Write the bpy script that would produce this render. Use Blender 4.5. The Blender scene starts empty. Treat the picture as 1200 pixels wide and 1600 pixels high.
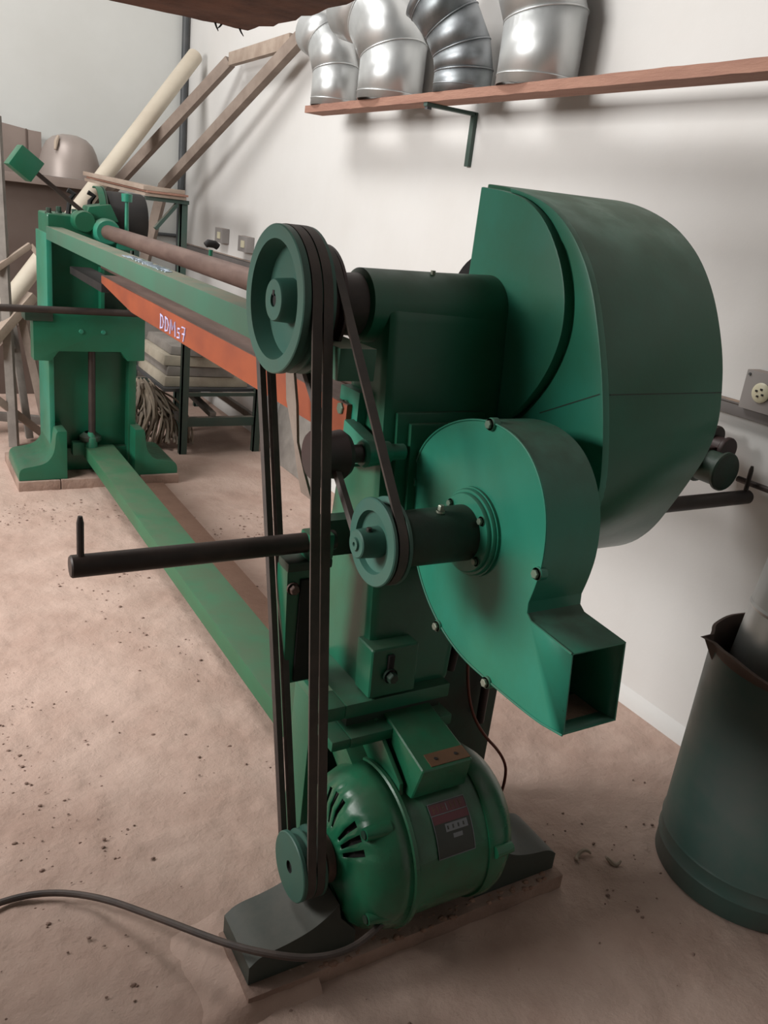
import bpy, bmesh, math, random
from mathutils import Vector, Matrix, noise
random.seed(7)
S = bpy.context.scene
COL = S.collection
PI = math.pi

# ---------------------------------------------------------------- camera
CX = Vector((0.86, -0.497, 0.115)); CY = Vector((0.075, 0.347, 0.935)); CZ = Vector((-0.504, -0.796, 0.335))
CX.normalize(); CY = (CY - CX * CY.dot(CX)).normalized(); CZ = CX.cross(CY)
cam = bpy.data.cameras.new('camera'); co = bpy.data.objects.new('camera', cam); COL.objects.link(co)
co.matrix_world = Matrix(((CX.x, CY.x, CZ.x, 0), (CX.y, CY.y, CZ.y, 0), (CX.z, CY.z, CZ.z, 1.5), (0, 0, 0, 1)))
cam.sensor_fit = 'VERTICAL'; cam.sensor_height = 36; cam.sensor_width = 27
cam.lens = 1290 / 1600 * 36
cam.clip_start = 0.02
S.camera = co

# ---------------------------------------------------------------- world and light
w = bpy.data.worlds.new('world'); S.world = w; w.use_nodes = True
bg = w.node_tree.nodes['Background']; bg.inputs[0].default_value = (0.80, 0.88, 1.0, 1); bg.inputs[1].default_value = 0.35
S.view_settings.view_transform = 'Standard'; S.view_settings.look = 'None'
S.view_settings.exposure = -0.24; S.view_settings.gamma = 1; S.view_settings.use_curve_mapping = False

def area(name, loc, target, sx, sy, power, col=(1, 1, 1)):
    l = bpy.data.lights.new(name, 'AREA'); l.shape = 'RECTANGLE'; l.size = sx; l.size_y = sy; l.energy = power; l.color = col
    o = bpy.data.objects.new(name, l); COL.objects.link(o); o.location = loc
    d = Vector(target) - Vector(loc); o.rotation_euler = d.to_track_quat('-Z', 'Y').to_euler()
    return o
area('window_daylight', (-3.4, 2.7, 2.7), (1.4, 2.2, 0.9), 2.6, 1.3, 320, (1.0, 0.985, 0.96))
area('skylight', (-0.6, 4.3, 4.7), (1.5, 3.6, 0.8), 3.0, 1.0, 165, (1.0, 0.98, 0.955))

# ---------------------------------------------------------------- materials
def mat(name, col, rough=0.5, metal=0.0, var=None, scale=6.0, amt=0.5, bump=0.0, bscale=40.0, dust=None, dustamt=0.6,
        chip=None, chipamt=0.0, rvar=0.0, coat=0.0, stretch=None, detail=6.0):
    m = bpy.data.materials.new(name); m.use_nodes = True; nt = m.node_tree; N = nt.nodes; L = nt.links
    b = N['Principled BSDF']
    b.inputs['Roughness'].default_value = rough; b.inputs['Metallic'].default_value = metal
    if coat: b.inputs['Coat Weight'].default_value = coat; b.inputs['Coat Roughness'].default_value = 0.25
    tc = N.new('ShaderNodeTexCoord'); mp = N.new('ShaderNodeMapping'); L.new(tc.outputs['Object'], mp.inputs['Vector'])
    if stretch: mp.inputs['Scale'].default_value = stretch
    rgb = N.new('ShaderNodeRGB'); rgb.outputs[0].default_value = (*col, 1); cur = rgb.outputs[0]
    def noi(sc, det=detail, rg=0.6):
        n = N.new('ShaderNodeTexNoise'); n.inputs['Scale'].default_value = sc; n.inputs['Detail'].default_value = det
        n.inputs['Roughness'].default_value = rg; L.new(mp.outputs[0], n.inputs['Vector']); return n
    def ramp(src, a, c, v=1.0):
        r = N.new('ShaderNodeMapRange'); r.inputs['From Min'].default_value = a; r.inputs['From Max'].default_value = c
        r.inputs['To Max'].default_value = v; r.clamp = True; L.new(src, r.inputs['Value']); return r.outputs[0]
    def mix(cur, c2, fac):
        x = N.new('ShaderNodeMix'); x.data_type = 'RGBA'; L.new(fac, x.inputs['Factor']); L.new(cur, x.inputs['A'])
        x.inputs['B'].default_value = (*c2, 1); return x.outputs['Result']
    if var: cur = mix(cur, var, ramp(noi(scale).outputs['Fac'], 0.38, 0.64, amt))
    if dust:
        g = N.new('ShaderNodeNewGeometry'); sp = N.new('ShaderNodeSeparateXYZ'); L.new(g.outputs['Normal'], sp.inputs[0])
        up = ramp(sp.outputs['Z'], 0.25, 0.95, dustamt)
        n2 = noi(scale * 2.2); mu = N.new('ShaderNodeMath'); mu.operation = 'MULTIPLY'; L.new(up, mu.inputs[0])
        L.new(ramp(n2.outputs['Fac'], 0.25, 0.6, 1.0), mu.inputs[1]); cur = mix(cur, dust, mu.outputs[0]); upo = mu.outputs[0]
        ra = N.new('ShaderNodeMapRange'); ra.inputs['To Min'].default_value = rough; ra.inputs['To Max'].default_value = 0.85
        L.new(upo, ra.inputs['Value']); L.new(ra.outputs[0], b.inputs['Roughness'])
    elif rvar:
        ra = N.new('ShaderNodeMapRange'); ra.inputs['From Min'].default_value = 0.3; ra.inputs['From Max'].default_value = 0.7
        ra.inputs['To Min'].default_value = rough; ra.inputs['To Max'].default_value = rough + rvar
        L.new(noi(scale * 1.7).outputs['Fac'], ra.inputs['Value']); L.new(ra.outputs[0], b.inputs['Roughness'])
    if chip: cur = mix(cur, chip, ramp(noi(28, 8, 0.7).outputs['Fac'], 0.70 - chipamt, 0.72 - chipamt, 0.9))
    L.new(cur, b.inputs['Base Color'])
    if bump:
        bp = N.new('ShaderNodeBump'); bp.inputs['Strength'].default_value = bump; bp.inputs['Distance'].default_value = 0.01
        L.new(noi(bscale, 8, 0.65).outputs['Fac'], bp.inputs['Height']); L.new(bp.outputs[0], b.inputs['Normal'])
    return m

M = {}
M['green'] = mat('green_enamel', (0.013, 0.145, 0.080), 0.32, var=(0.020, 0.11, 0.055), scale=5, amt=0.75, dust=(0.085, 0.085, 0.06), dustamt=0.5, bump=0.05, bscale=30, chip=(0.02, 0.035, 0.025), chipamt=-0.02)
M['teal'] = mat('lit_green_enamel', (0.026, 0.235, 0.155), 0.36, var=(0.032, 0.18, 0.10), scale=4, amt=0.8, dust=(0.07, 0.075, 0.055), dustamt=0.75, bump=0.05, bscale=30, chip=(0.02, 0.045, 0.035), chipamt=-0.02)  # brighter copy of the green, light on left-facing sides put into its colour
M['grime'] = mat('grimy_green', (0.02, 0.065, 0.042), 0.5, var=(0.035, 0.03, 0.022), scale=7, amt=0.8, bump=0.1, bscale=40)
M['pulley'] = mat('grey_green_paint', (0.04, 0.13, 0.10), 0.5, var=(0.055, 0.11, 0.08), scale=9, amt=0.6)
M['motor'] = mat('motor_green', (0.014, 0.16, 0.078), 0.24, var=(0.03, 0.085, 0.045), scale=7, amt=0.7, dust=(0.07, 0.075, 0.045), dustamt=0.35, chip=(0.02, 0.04, 0.03), chipamt=0.01, bump=0.08, bscale=45)
M['beam'] = mat('beam_green', (0.03, 0.155, 0.075), 0.5, var=(0.045, 0.12, 0.06), scale=5, amt=0.7, dust=(0.10, 0.115, 0.07), dustamt=0.5)
M['rail'] = mat('rail_green', (0.045, 0.15, 0.095), 0.5, var=(0.06, 0.12, 0.08), scale=4, amt=0.7, dust=(0.22, 0.18, 0.13), dustamt=0.8)
M['orange'] = mat('orange_red_primer', (0.36, 0.082, 0.03), 0.55, var=(0.25, 0.056, 0.026), scale=9, amt=0.75, dust=(0.20, 0.145, 0.115), dustamt=1.0, stretch=(1, 0.5, 1))
M['rust'] = mat('brown_steel', (0.115, 0.07, 0.058), 0.45, metal=0.3, var=(0.21, 0.14, 0.115), scale=10, amt=0.7, rvar=0.2, stretch=(1, .3, 1))
M['darksteel'] = mat('dark_oily_steel', (0.035, 0.026, 0.023), 0.5, metal=0.2, var=(0.06, 0.042, 0.035), scale=14, amt=0.7)
M['belt'] = mat('worn_rubber', (0.06, 0.046, 0.040), 0.6, var=(0.10, 0.075, 0.062), scale=18, amt=0.6, bump=0.1)
M['redbrown'] = mat('dark_red_iron', (0.05, 0.022, 0.022), 0.5, var=(0.03, 0.022, 0.02), scale=12, amt=0.7)
M['black'] = mat('black_rubber', (0.016, 0.014, 0.014), 0.8, var=(0.03, 0.025, 0.022), scale=8)
M['galv'] = mat('galvanised_sheet', (0.64, 0.655, 0.655), 0.36, metal=0.75, var=(0.52, 0.54, 0.54), scale=5, amt=0.8, rvar=0.14, stretch=(1, 1, .4))
M['galvdark'] = mat('dull_galvanised_sheet', (0.34, 0.36, 0.38), 0.42, metal=1.0, var=(0.17, 0.19, 0.19), scale=5, amt=0.8, rvar=0.15)
M['bolt'] = mat('painted_bolt', (0.14, 0.24, 0.18), 0.4, metal=0.3, var=(0.25, 0.28, 0.2), scale=20)
M['boltpale'] = mat('bare_bolt', (0.33, 0.34, 0.27), 0.4, metal=0.4, var=(0.2, 0.24, 0.18), scale=20)
M['wall'] = mat('white_plaster', (0.66, 0.65, 0.635), 0.85, var=(0.60, 0.58, 0.555), scale=1.3, amt=0.6, bump=0.08, bscale=25, chip=(0.56, 0.50, 0.45), chipamt=-0.06)
M['wall2'] = mat('grey_white_plaster', (0.62, 0.63, 0.61), 0.85, var=(0.56, 0.565, 0.54), scale=1.3, amt=0.6, bump=0.08, bscale=25)
M['ceil'] = mat('dark_bounce_cut_sheet', (0.10, 0.095, 0.09), 0.9)  # unseen walls and ceiling set dark to cut bounce light
M['board'] = mat('dusty_plank', (0.37, 0.20, 0.145), 0.85, var=(0.27, 0.135, 0.10), scale=6, amt=0.7, bump=0.5, bscale=40, stretch=(3, .5, 3))
M['over'] = mat('rough_brown_board', (0.19, 0.092, 0.062), 0.9, var=(0.10, 0.05, 0.037), scale=9, amt=0.9, bump=0.9, bscale=22)
M['pine'] = mat('dusty_pine', (0.40, 0.32, 0.26), 0.8, var=(0.28, 0.21, 0.165), scale=8, amt=0.8, bump=0.2)
M['pinedark'] = mat('old_dusty_timber', (0.22, 0.17, 0.14), 0.8, var=(0.30, 0.24, 0.20), scale=8, amt=0.8, bump=0.2)
M['lumber'] = mat('pale_lumber', (0.44, 0.39, 0.31), 0.8, var=(0.32, 0.28, 0.22), scale=7, amt=0.9, bump=0.2)
M['greywood'] = mat('grey_timber', (0.27, 0.245, 0.22), 0.85, var=(0.18, 0.16, 0.145), scale=7, amt=0.9, bump=0.2)
M['cream'] = mat('cream_tube', (0.60, 0.54, 0.44), 0.6, var=(0.52, 0.45, 0.36), scale=4, amt=0.7)
M['cab'] = mat('brown_cabinet', (0.105, 0.073, 0.06), 0.6, var=(0.13, 0.10, 0.085), scale=3, amt=0.7)
M['dulltin'] = mat('dull_taupe_tin', (0.34, 0.29, 0.265), 0.45, metal=0.25, var=(0.30, 0.25, 0.225), scale=4)
M['cabtop'] = mat('taupe_sheet', (0.25, 0.20, 0.175), 0.6, var=(0.20, 0.155, 0.135), scale=3, amt=0.7)
M['rackgreen'] = mat('rack_green_paint', (0.045, 0.085, 0.07), 0.6, var=(0.07, 0.085, 0.07), scale=6, amt=0.6, dust=(0.27, 0.21, 0.17), dustamt=0.9)
M['darkpipe'] = mat('dark_conduit', (0.06, 0.065, 0.07), 0.5, var=(0.10, 0.10, 0.10), scale=8)
M['trunk'] = mat('dusty_trunking', (0.16, 0.145, 0.14), 0.6, var=(0.12, 0.11, 0.105), scale=7, dust=(0.38, 0.27, 0.20), dustamt=1.0)
M['boxgrey'] = mat('grey_socket_box', (0.30, 0.28, 0.27), 0.5, var=(0.25, 0.23, 0.22), scale=8, dust=(0.30, 0.24, 0.2), dustamt=.8)
M['ivory'] = mat('ivory_plastic', (0.66, 0.62, 0.45), 0.4)
M['bin'] = mat('bin_green', (0.05, 0.105, 0.09), 0.36, var=(0.10, 0.115, 0.105), scale=4, amt=0.9, rvar=0.2, chip=(0.075, 0.06, 0.05), chipamt=-0.02)
M['binrust'] = mat('bin_rusty_rim', (0.12, 0.075, 0.06), 0.7, var=(0.08, 0.06, 0.05), scale=9)
M['conc'] = mat('dusty_concrete', (0.40, 0.28, 0.225), 0.95, var=(0.26, 0.175, 0.14), scale=6, amt=0.9, bump=0.6, bscale=30)
M['dirt'] = mat('reddish_dust', (0.34, 0.205, 0.15), 0.95, var=(0.26, 0.15, 0.11), scale=9, bump=0.5)
M['floor'] = mat('sandy_floor', (0.55, 0.405, 0.34), 0.95, var=(0.42, 0.285, 0.23), scale=3.2, amt=0.8, bump=0.55, bscale=38, detail=10, chip=(0.36, 0.245, 0.195), chipamt=0.02)
M['clod'] = mat('soil_clod', (0.27, 0.18, 0.145), 0.95)
M['chip'] = mat('wood_shaving', (0.42, 0.34, 0.27), 0.8)
M['cable'] = mat('dusty_cable', (0.05, 0.04, 0.037), 0.6, var=(0.12, 0.085, 0.07), scale=9, amt=0.7)
M['redwire'] = mat('red_wire', (0.16, 0.035, 0.02), 0.5)
M['plate'] = mat('nameplate_dark', (0.03, 0.035, 0.028), 0.4, metal=0.2)
M['maroon'] = mat('nameplate_maroon', (0.11, 0.022, 0.03), 0.45)
M['plgrey'] = mat('nameplate_grey', (0.17, 0.18, 0.19), 0.45)
M['brass'] = mat('worn_rust_patch', (0.15, 0.075, 0.04), 0.6, var=(0.09, 0.06, 0.035), scale=30)
M['chalk'] = mat('lilac_chalk', (0.62, 0.60, 0.90), 0.9)
M['chalk2'] = mat('pale_blue_chalk', (0.42, 0.50, 0.58), 0.9)
M['fibre'] = mat('dry_fibre', (0.30, 0.24, 0.18), 0.9, var=(0.2, 0.17, 0.15), scale=12)
M['fibre2'] = mat('grey_fibre', (0.20, 0.175, 0.165), 0.9)
M['shoe'] = mat('dusty_dark_green_iron', (0.045, 0.06, 0.052), 0.5, var=(0.03, 0.045, 0.035), scale=5, dust=(0.13, 0.125, 0.11), dustamt=0.75)

# ---------------------------------------------------------------- mesh builder
AX = {'x': (Vector((1, 0, 0)), Vector((0, 1, 0)), Vector((0, 0, 1))),
      'y': (Vector((0, 1, 0)), Vector((0, 0, 1)), Vector((1, 0, 0))),
      'z': (Vector((0, 0, 1)), Vector((1, 0, 0)), Vector((0, 1, 0)))}
class B:
    def __init__(s): s.v = []; s.f = []
    def add(s, vs, fs):
        n = len(s.v); s.v += [Vector(v) for v in vs]; s.f += [tuple(i + n for i in f) for f in fs]; return s
    def box(s, x0, x1, y0, y1, z0, z1):
        return s.hexa([(x0, y0, z0), (x1, y0, z0), (x1, y1, z0), (x0, y1, z0), (x0, y0, z1), (x1, y0, z1), (x1, y1, z1), (x0, y1, z1)])
    def hexa(s, v): return s.add(v, [(3, 2, 1, 0), (4, 5, 6, 7), (0, 1, 5, 4), (1, 2, 6, 5), (2, 3, 7, 6), (3, 0, 4, 7)])
    def bar(s, p0, p1, wd, h, up=(0, 0, 1)):
        p0, p1 = Vector(p0), Vector(p1); d = (p1 - p0).normalized(); sd = d.cross(Vector(up)).normalized(); u = sd.cross(d)
        c = [(-1, -1), (1, -1), (1, 1), (-1, 1)]
        vs = [p + sd * a * wd / 2 + u * b * h / 2 for p in (p0, p1) for a, b in c]
        return s.add(vs, [(3, 2, 1, 0), (4, 5, 6, 7), (0, 1, 5, 4), (1, 2, 6, 5), (2, 3, 7, 6), (3, 0, 4, 7)])
    def prism(s, poly, axis, a0, a1):
        n = len(poly)
        def mk(p, a):
            return {'x': (a, p[0], p[1]), 'y': (p[0], a, p[1]), 'z': (p[0], p[1], a)}[axis]
        return s.add([mk(p, a0) for p in poly] + [mk(p, a1) for p in poly],
                     [tuple(range(n)), tuple(range(2 * n - 1, n - 1, -1))] + [(i, i + n, (i + 1) % n + n, (i + 1) % n) for i in range(n)])
    def lathe(s, prof, o, axis='x', n=40, skip=None, a0=0.0):
        if isinstance(axis, str): d, u, v = AX[axis]
        else:
            d = Vector(axis).normalized(); u = d.orthogonal().normalized(); v = d.cross(u)
        o = Vector(o); base = len(s.v); rows = []
        for t, r in prof:
            if r < 1e-6: s.v.append(o + d * t); rows.append([len(s.v) - 1] * n)
            else:
                st = len(s.v)
                for k in range(n):
                    a = a0 + 2 * PI * k / n; s.v.append(o + d * t + u * r * math.cos(a) + v * r * math.sin(a))
                rows.append(list(range(st, st + n)))
        for i in range(len(rows) - 1):
            for k in range(n):
                if skip and skip(i, k): continue
                q = [rows[i][k], rows[i][(k + 1) % n], rows[i + 1][(k + 1) % n], rows[i + 1][k]]
                q2 = []
                for x in q:
                    if x not in q2: q2.append(x)
                if len(q2) > 2: s.f.append(tuple(q2))
        return s
    def cyl(s, p0, p1, r, r2=None, n=20):
        p0, p1 = Vector(p0), Vector(p1); L = (p1 - p0).length; r2 = r if r2 is None else r2
        return s.lathe([(0, 0), (0, r), (L, r2), (L, 0)], p0, p1 - p0, n)
    def tube(s, pts, r, n=10, closed=False):
        pts = [Vector(p) for p in pts]; rings = []; m = len(pts); ref = None
        for i, p in enumerate(pts):
            t = (pts[min(i + 1, m - 1)] - pts[max(i - 1, 0)]).normalized()
            if ref is None: ref = t.orthogonal().normalized()
            ref = (ref - t * ref.dot(t)).normalized(); v = t.cross(ref); st = len(s.v)
            rr = r[i] if isinstance(r, (list, tuple)) else r
            for k in range(n):
                a = 2 * PI * k / n; s.v.append(p + ref * rr * math.cos(a) + v * rr * math.sin(a))
            rings.append(list(range(st, st + n)))
        for i in range(m - 1):
            for k in range(n): s.f.append((rings[i][k], rings[i][(k + 1) % n], rings[i + 1][(k + 1) % n], rings[i + 1][k]))
        s.f.append(tuple(reversed(rings[0]))); s.f.append(tuple(rings[-1])); return s
    def build(s, name, m, parent=None, bevel=0.0, seg=2, ang=35, flat=False, loc=None):
        off = Vector((0, 0, 0))
        if parent is not None:
            p = parent
            while p: off += p.location; p = p.parent
        elif loc is not None: off = Vector(loc)
        bm = bmesh.new(); vs = [bm.verts.new(v - off) for v in s.v]
        for f in s.f:
            try: bm.faces.new([vs[i] for i in f])
            except ValueError: pass
        bmesh.ops.remove_doubles(bm, verts=bm.verts, dist=1e-5)
        bmesh.ops.recalc_face_normals(bm, faces=bm.faces)
        if bevel:
            es = [e for e in bm.edges if len(e.link_faces) == 2 and e.calc_face_angle(0) > math.radians(40)]
            bmesh.ops.bevel(bm, geom=es, offset=bevel, segments=seg, profile=0.7, affect='EDGES', clamp_overlap=True)
        me = bpy.data.meshes.new(name); bm.to_mesh(me); bm.free()
        me.materials.append(M[m])
        if not flat:
            me.polygons.foreach_set('use_smooth', [True] * len(me.polygons)); me.set_sharp_from_angle(angle=math.radians(ang))
        o = bpy.data.objects.new(name, me); COL.objects.link(o)
        if parent is not None: o.parent = parent
        elif loc is not None: o.location = off
        return o

def tag(o, label, cat=None, group=None, kind=None):
    if label: o['label'] = label
    if cat: o['category'] = cat
    if group: o['group'] = group
    if kind: o['kind'] = kind
    return o
def thing(name, loc, label, cat, group=None):
    o = bpy.data.objects.new(name, None); COL.objects.link(o); o.location = loc; o.empty_display_size = 0.05
    return tag(o, label, cat, group)
def struct(o): o['kind'] = 'structure'; return o
def arc(cx, cy, r, a0, a1, n): return [(cx + r * math.cos(a0 + (a1 - a0) * i / n), cy + r * math.sin(a0 + (a1 - a0) * i / n)) for i in range(n + 1)]
def hexbolt(name, p, axis, r, h, m, parent, sign=-1):
    d = AX[axis][0] * sign
    return B().lathe([(0, 0), (0, r * 1.35), (h * .3, r * 1.35)], p, d, 16).lathe([(h * .3, r), (h * .9, r), (h, r * .85), (h, 0)], p, d, 6).build(name, m, parent, ang=30)

# ---------------------------------------------------------------- room
WX, WY = 2.15, 6.95
def floor_mesh():
    b = B(); xs = [-4 + 1.0 * i for i in range(4)] + [0.0 + 0.02 * i for i in range(int(2.16 / .02) + 1)]
    ys = [-3, -1.5, 0.3] + [0.7 + 0.02 * i for i in range(170)] + [4.3, 4.6, 5, 5.5, 6, 6.96]
    for y in ys:
        for x in xs:
            z = 0
            if 0 < x < 2.1 and 0.7 < y < 4.1:
                z = -0.004 + 0.006 * noise.noise((x * 9, y * 9, 0)) + 0.006 * noise.noise((x * 25, y * 25, 3)) + 0.003 * noise.noise((x * 60, y * 60, 8))
                z = min(z, 0.0015)
            b.v.append(Vector((x, y, z)))
    nx = len(xs)
    for j in range(len(ys) - 1):
        for i in range(nx - 1): b.f.append((j * nx + i, j * nx + i + 1, (j + 1) * nx + i + 1, (j + 1) * nx + i))
    return b
struct(floor_mesh().build('floor', 'floor', ang=80))
struct(B().box(WX, WX + .15, -3, WY + .15, -.02, 4.9).build('wall_right', 'wall'))
struct(B().box(-4.15, WX, WY, WY + .15, -.02, 4.9).build('wall_back', 'wall2'))
struct(B().box(-4.15, WX, -3.15, -3, -.02, 4.9).build('wall_front', 'ceil'))
struct(B().box(-4.15, -4, -3, WY, -.02, 4.9).build('wall_left', 'ceil'))
struct(B().box(-4.15, WX + .15, -3.15, WY + .15, 4.9, 5.05).build('ceiling', 'ceil'))
struct(B().box(-1.2, -1.05, -3, 2.0, 0, 1.34).build('unseen_shade_wall', 'wall2'))  # added out of view to keep light off the foreground floor
# rough plaster cove where the right wall meets the floor
struct(B().prism([(WX, -.01), (WX - .03, -.01), (WX - .022, .03), (WX, .055)], 'y', 0, WY).build('baseboard_right', 'wall', bevel=.004))

# corner conduit pipe
o = B().cyl((WX - .035, WY - .04, 0), (WX - .035, WY - .04, 4.9), .026).build('conduit_pipe', 'darkpipe'); tag(o, 'dark vertical conduit pipe running up the corner between the two white walls', 'pipe')
# horizontal trunking and socket boxes along the right wall
t = thing('cable_trunking', (WX - .02, 3.5, 1.1), 'dusty grey-brown cable trunking running along the white wall', 'trunking')
B().box(WX - .035, WX - .001, .3, 6.85, 1.072, 1.105).build('trunking_body', 'trunk', t, bevel=.003)
B().box(WX - .038, WX - .001, .3, 6.85, 1.107, 1.112).build('trunking_lid', 'trunk', t)
t2 = thing('wall_conduit', (1.2, WY - .02, 1.17), 'thin dark horizontal conduit on the back wall behind the wheel', 'pipe')
B().cyl((.9, WY - .02, 1.155), (2.09, WY - .02, 1.155), .014, n=12).build('conduit_tube', 'darkpipe', t2)
def socket(y, z, w_, h_, label, face=True):
    t = thing('socket_box', (WX - .045, y, z), label, 'socket', None)
    B().box(WX - .055, WX - .001, y - w_ / 2, y + w_ / 2, z - h_ / 2, z + h_ / 2).build('box_body', 'boxgrey', t, bevel=.004)
    if face:
        s_ = B().lathe([(0, 0), (0, .026), (.006, .028), (.010, .022), (.011, 0)], (WX - .054, y, z), (-1, 0, 0), 28).build('outlet_face', 'ivory', t)
        k = B()
        for a in (0, 90, 180, 270):
            a = math.radians(a + 20); k.box(WX - .0672, WX - .0635, y + .011 * math.cos(a) - .003, y + .011 * math.cos(a) + .003, z + .011 * math.sin(a) - .0025, z + .011 * math.sin(a) + .0025)
        k.build('contact_slot', 'black', s_)
        for dy in (-1, 1): B().cyl((WX - .0552, y + dy * (w_ / 2 - .012), z + h_ / 2 - .012), (WX - .058, y + dy * (w_ / 2 - .012), z + h_ / 2 - .012), .004, n=10).build('screw', 'darkpipe', t)
    else:
        B().box(WX - .060, WX - .054, y - w_ * .28, y + w_ * .1, z - h_ * .22, z + h_ * .22).build('outlet_face', 'ivory', t)
    return t
socket(1.425, 1.158, .125, .11, 'grey metal socket box with a round ivory outlet, at the right edge of the photo')
socket(5.93, 1.235, .15, .10, 'small socket box above the trunking, the far one of the two', False)
socket(5.46, 1.215, .16, .10, 'small socket box above the trunking, the one nearer the big pulley', False)

# ---------------------------------------------------------------- concrete pads
def pad(name, x0, x1, y0, y1, h, label, joints):
    t = thing(name, ((x0 + x1) / 2, (y0 + y1) / 2, 0), label, 'plinth')
    xs = [x0] + joints + [x1]
    for i in range(len(xs) - 1):
        B().box(xs[i] + (.002 if i else 0), xs[i + 1] - .002, y0 + random.uniform(0, .006), y1, -.01, h + random.uniform(-.002, .002)).build('block', 'conc', t, bevel=.006)
    return t
pad('concrete_plinth', .515, 1.34, 1.085, 1.262, .036, 'low dust-covered concrete plinth under the near stand and motor', [])
pad('concrete_plinth', .52, 1.33, 4.22, 4.75, .05, 'low concrete block plinth under the far green stand', [.72, 1.12])
o = B().box(1.06, 1.245, 1.56, 4.22, -.01, .008).build('floor_strip', 'dirt', bevel=.004); tag(o, 'reddish-brown dusty strip on the floor beside the long green base beam', 'strip')

# ---------------------------------------------------------------- belt sander
sander = thing('belt_sander', (.92, 1.4, 0), 'long green industrial belt sander with a near and a far stand', 'sander')
SP = sander
SY, SZ = 1.46, 1.330   # main shaft
# near column; stand and shaft numbers were scaled about the camera point
nc = B().hexa([(.826, 1.285, .53), (1.04, 1.285, .53), (1.04, 1.56, .53), (.826, 1.56, .53),
               (.836, 1.385, 1.335), (1.15, 1.385, 1.335), (1.15, 1.52, 1.335), (.836, 1.50, 1.335)]).build('near_column', 'green', SP, bevel=.024, seg=4)
# plates on the column face
B().hexa([(.862, 1.325, .93), (1.08, 1.325, .93), (1.08, 1.37, .93), (.862, 1.37, .93), (.862, 1.352, 1.138), (1.08, 1.352, 1.138), (1.08, 1.40, 1.138), (.862, 1.40, 1.138)]).build('cover_plate', 'green', nc, bevel=.004)
B().hexa([(.888, 1.312, .90), (1.09, 1.312, .90), (1.09, 1.37, .90), (.888, 1.37, .90), (.888, 1.338, 1.118), (1.09, 1.338, 1.118), (1.09, 1.39, 1.118), (.888, 1.39, 1.118)]).build('cover_plate', 'green', nc, bevel=.004)
sl = B().hexa([(.815, 1.256, .547), (.93, 1.256, .547), (.93, 1.32, .547), (.815, 1.32, .547), (.815, 1.262, .660), (.93, 1.262, .660), (.93, 1.33, .660), (.815, 1.33, .660)]).build('slotted_bracket', 'green', nc, bevel=.008, seg=3)
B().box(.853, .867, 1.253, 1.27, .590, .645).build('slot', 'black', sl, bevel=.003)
hexbolt('bolt', (.860, 1.256, .598), 'y', .012, .020, 'grime', sl)
# ledges under the column
B().box(.765, 1.028, 1.259, 1.491, .508, .542).build('base_flange', 'green', SP, bevel=.005)
B().box(.722, .766, 1.260, 1.325, .5086, .5414).build('base_flange', 'green', SP, bevel=.005)
B().box(.722, .766, 1.226, 1.30, .4596, .4834).build('base_ledge', 'green', SP, bevel=.005)
B().box(.765, 1.02, 1.225, 1.491, .459, .484).build('base_ledge', 'green', SP, bevel=.005)
B().box(.775, 1.01, 1.268, 1.48, .482, .51).build('base_web', 'grime', SP)
# lower frame: left leg, right leg, back panel
B().box(.765, .80, 1.408, 1.501, 0.0, .461).build('frame_leg', 'green', SP, bevel=.005)
B().box(.80, 1.16, 1.44, 1.48, 0.0, .461).build('back_panel', 'grime', SP, bevel=.003)
B().hexa([(1.12, 1.408, 0), (1.33, 1.43, 0), (1.33, 1.50, 0), (1.12, 1.50, 0), (1.03, 1.408, .72), (1.33, 1.43, .72), (1.33, 1.50, .72), (1.03, 1.50, .72)]).build('frame_leg', 'grime', SP, bevel=.006)
for x0, x1, z0, z1 in ((1.10, 1.085, .70, .55), (1.15, 1.13, .66, .48), (1.25, 1.255, .62, .30)):
    B().cyl((x0, 1.394, z0), (x1, 1.394, z1), .011, n=12).build('tie_rod', 'redbrown', SP)
def smooth_poly(p, k=2):
    for _ in range(k):
        q = [p[0]]
        for a, b in zip(p[:-1], p[1:]):
            q.append((a[0] * .75 + b[0] * .25, a[1] * .75 + b[1] * .25)); q.append((a[0] * .25 + b[0] * .75, a[1] * .25 + b[1] * .75))
        q.append(p[-1]); p = q
    return p
def foot(name, sgn, cx, y0, y1, zb, m='shoe'):
    pr = [(.40, zb), (.40, zb + .045), (.375, zb + .066), (.32, zb + .072), (.27, zb + .085), (.24, zb + .102), (.22, zb + .118), (.208, zb + .130), (.200, zb + .09), (.16, zb + .04), (.16, zb)]
    pr = [pr[0]] + smooth_poly(pr[1:8], 2) + pr[8:]
    return B().prism([(cx + sgn * p, z) for p, z in pr], 'y', y0, y1).build(name, m, SP, bevel=.012, seg=3, ang=50)
foot('foot', -1, .925, 1.115, 1.258, .036); foot('foot', 1, .925, 1.115, 1.258, .036)
for x0_, x1_ in ((.80, .84), (1.08, 1.14)): B().box(x0_, x1_, 1.26, 1.45, .0, .16).build('foot_beam', 'shoe', SP, bevel=.006)
# shaft housing
hs = B().lathe([(.80, 0), (.80, .060), (.806, .071), (1.0, .074), (1.14, .078), (1.14, 0)], (0, SY, SZ), 'x', 48).build('shaft_housing', 'green', SP)
B().lathe([(.745, 0), (.745, .050), (.752, .058), (.80, .061), (.804, 0)], (0, SY, SZ), 'x', 36).build('bearing_cap', 'darksteel', SP)
B().cyl((.96, SY - .02, SZ + .066), (.96, SY - .02, SZ + .078), .005, n=8).build('grease_nipple', 'boltpale', hs)
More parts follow.
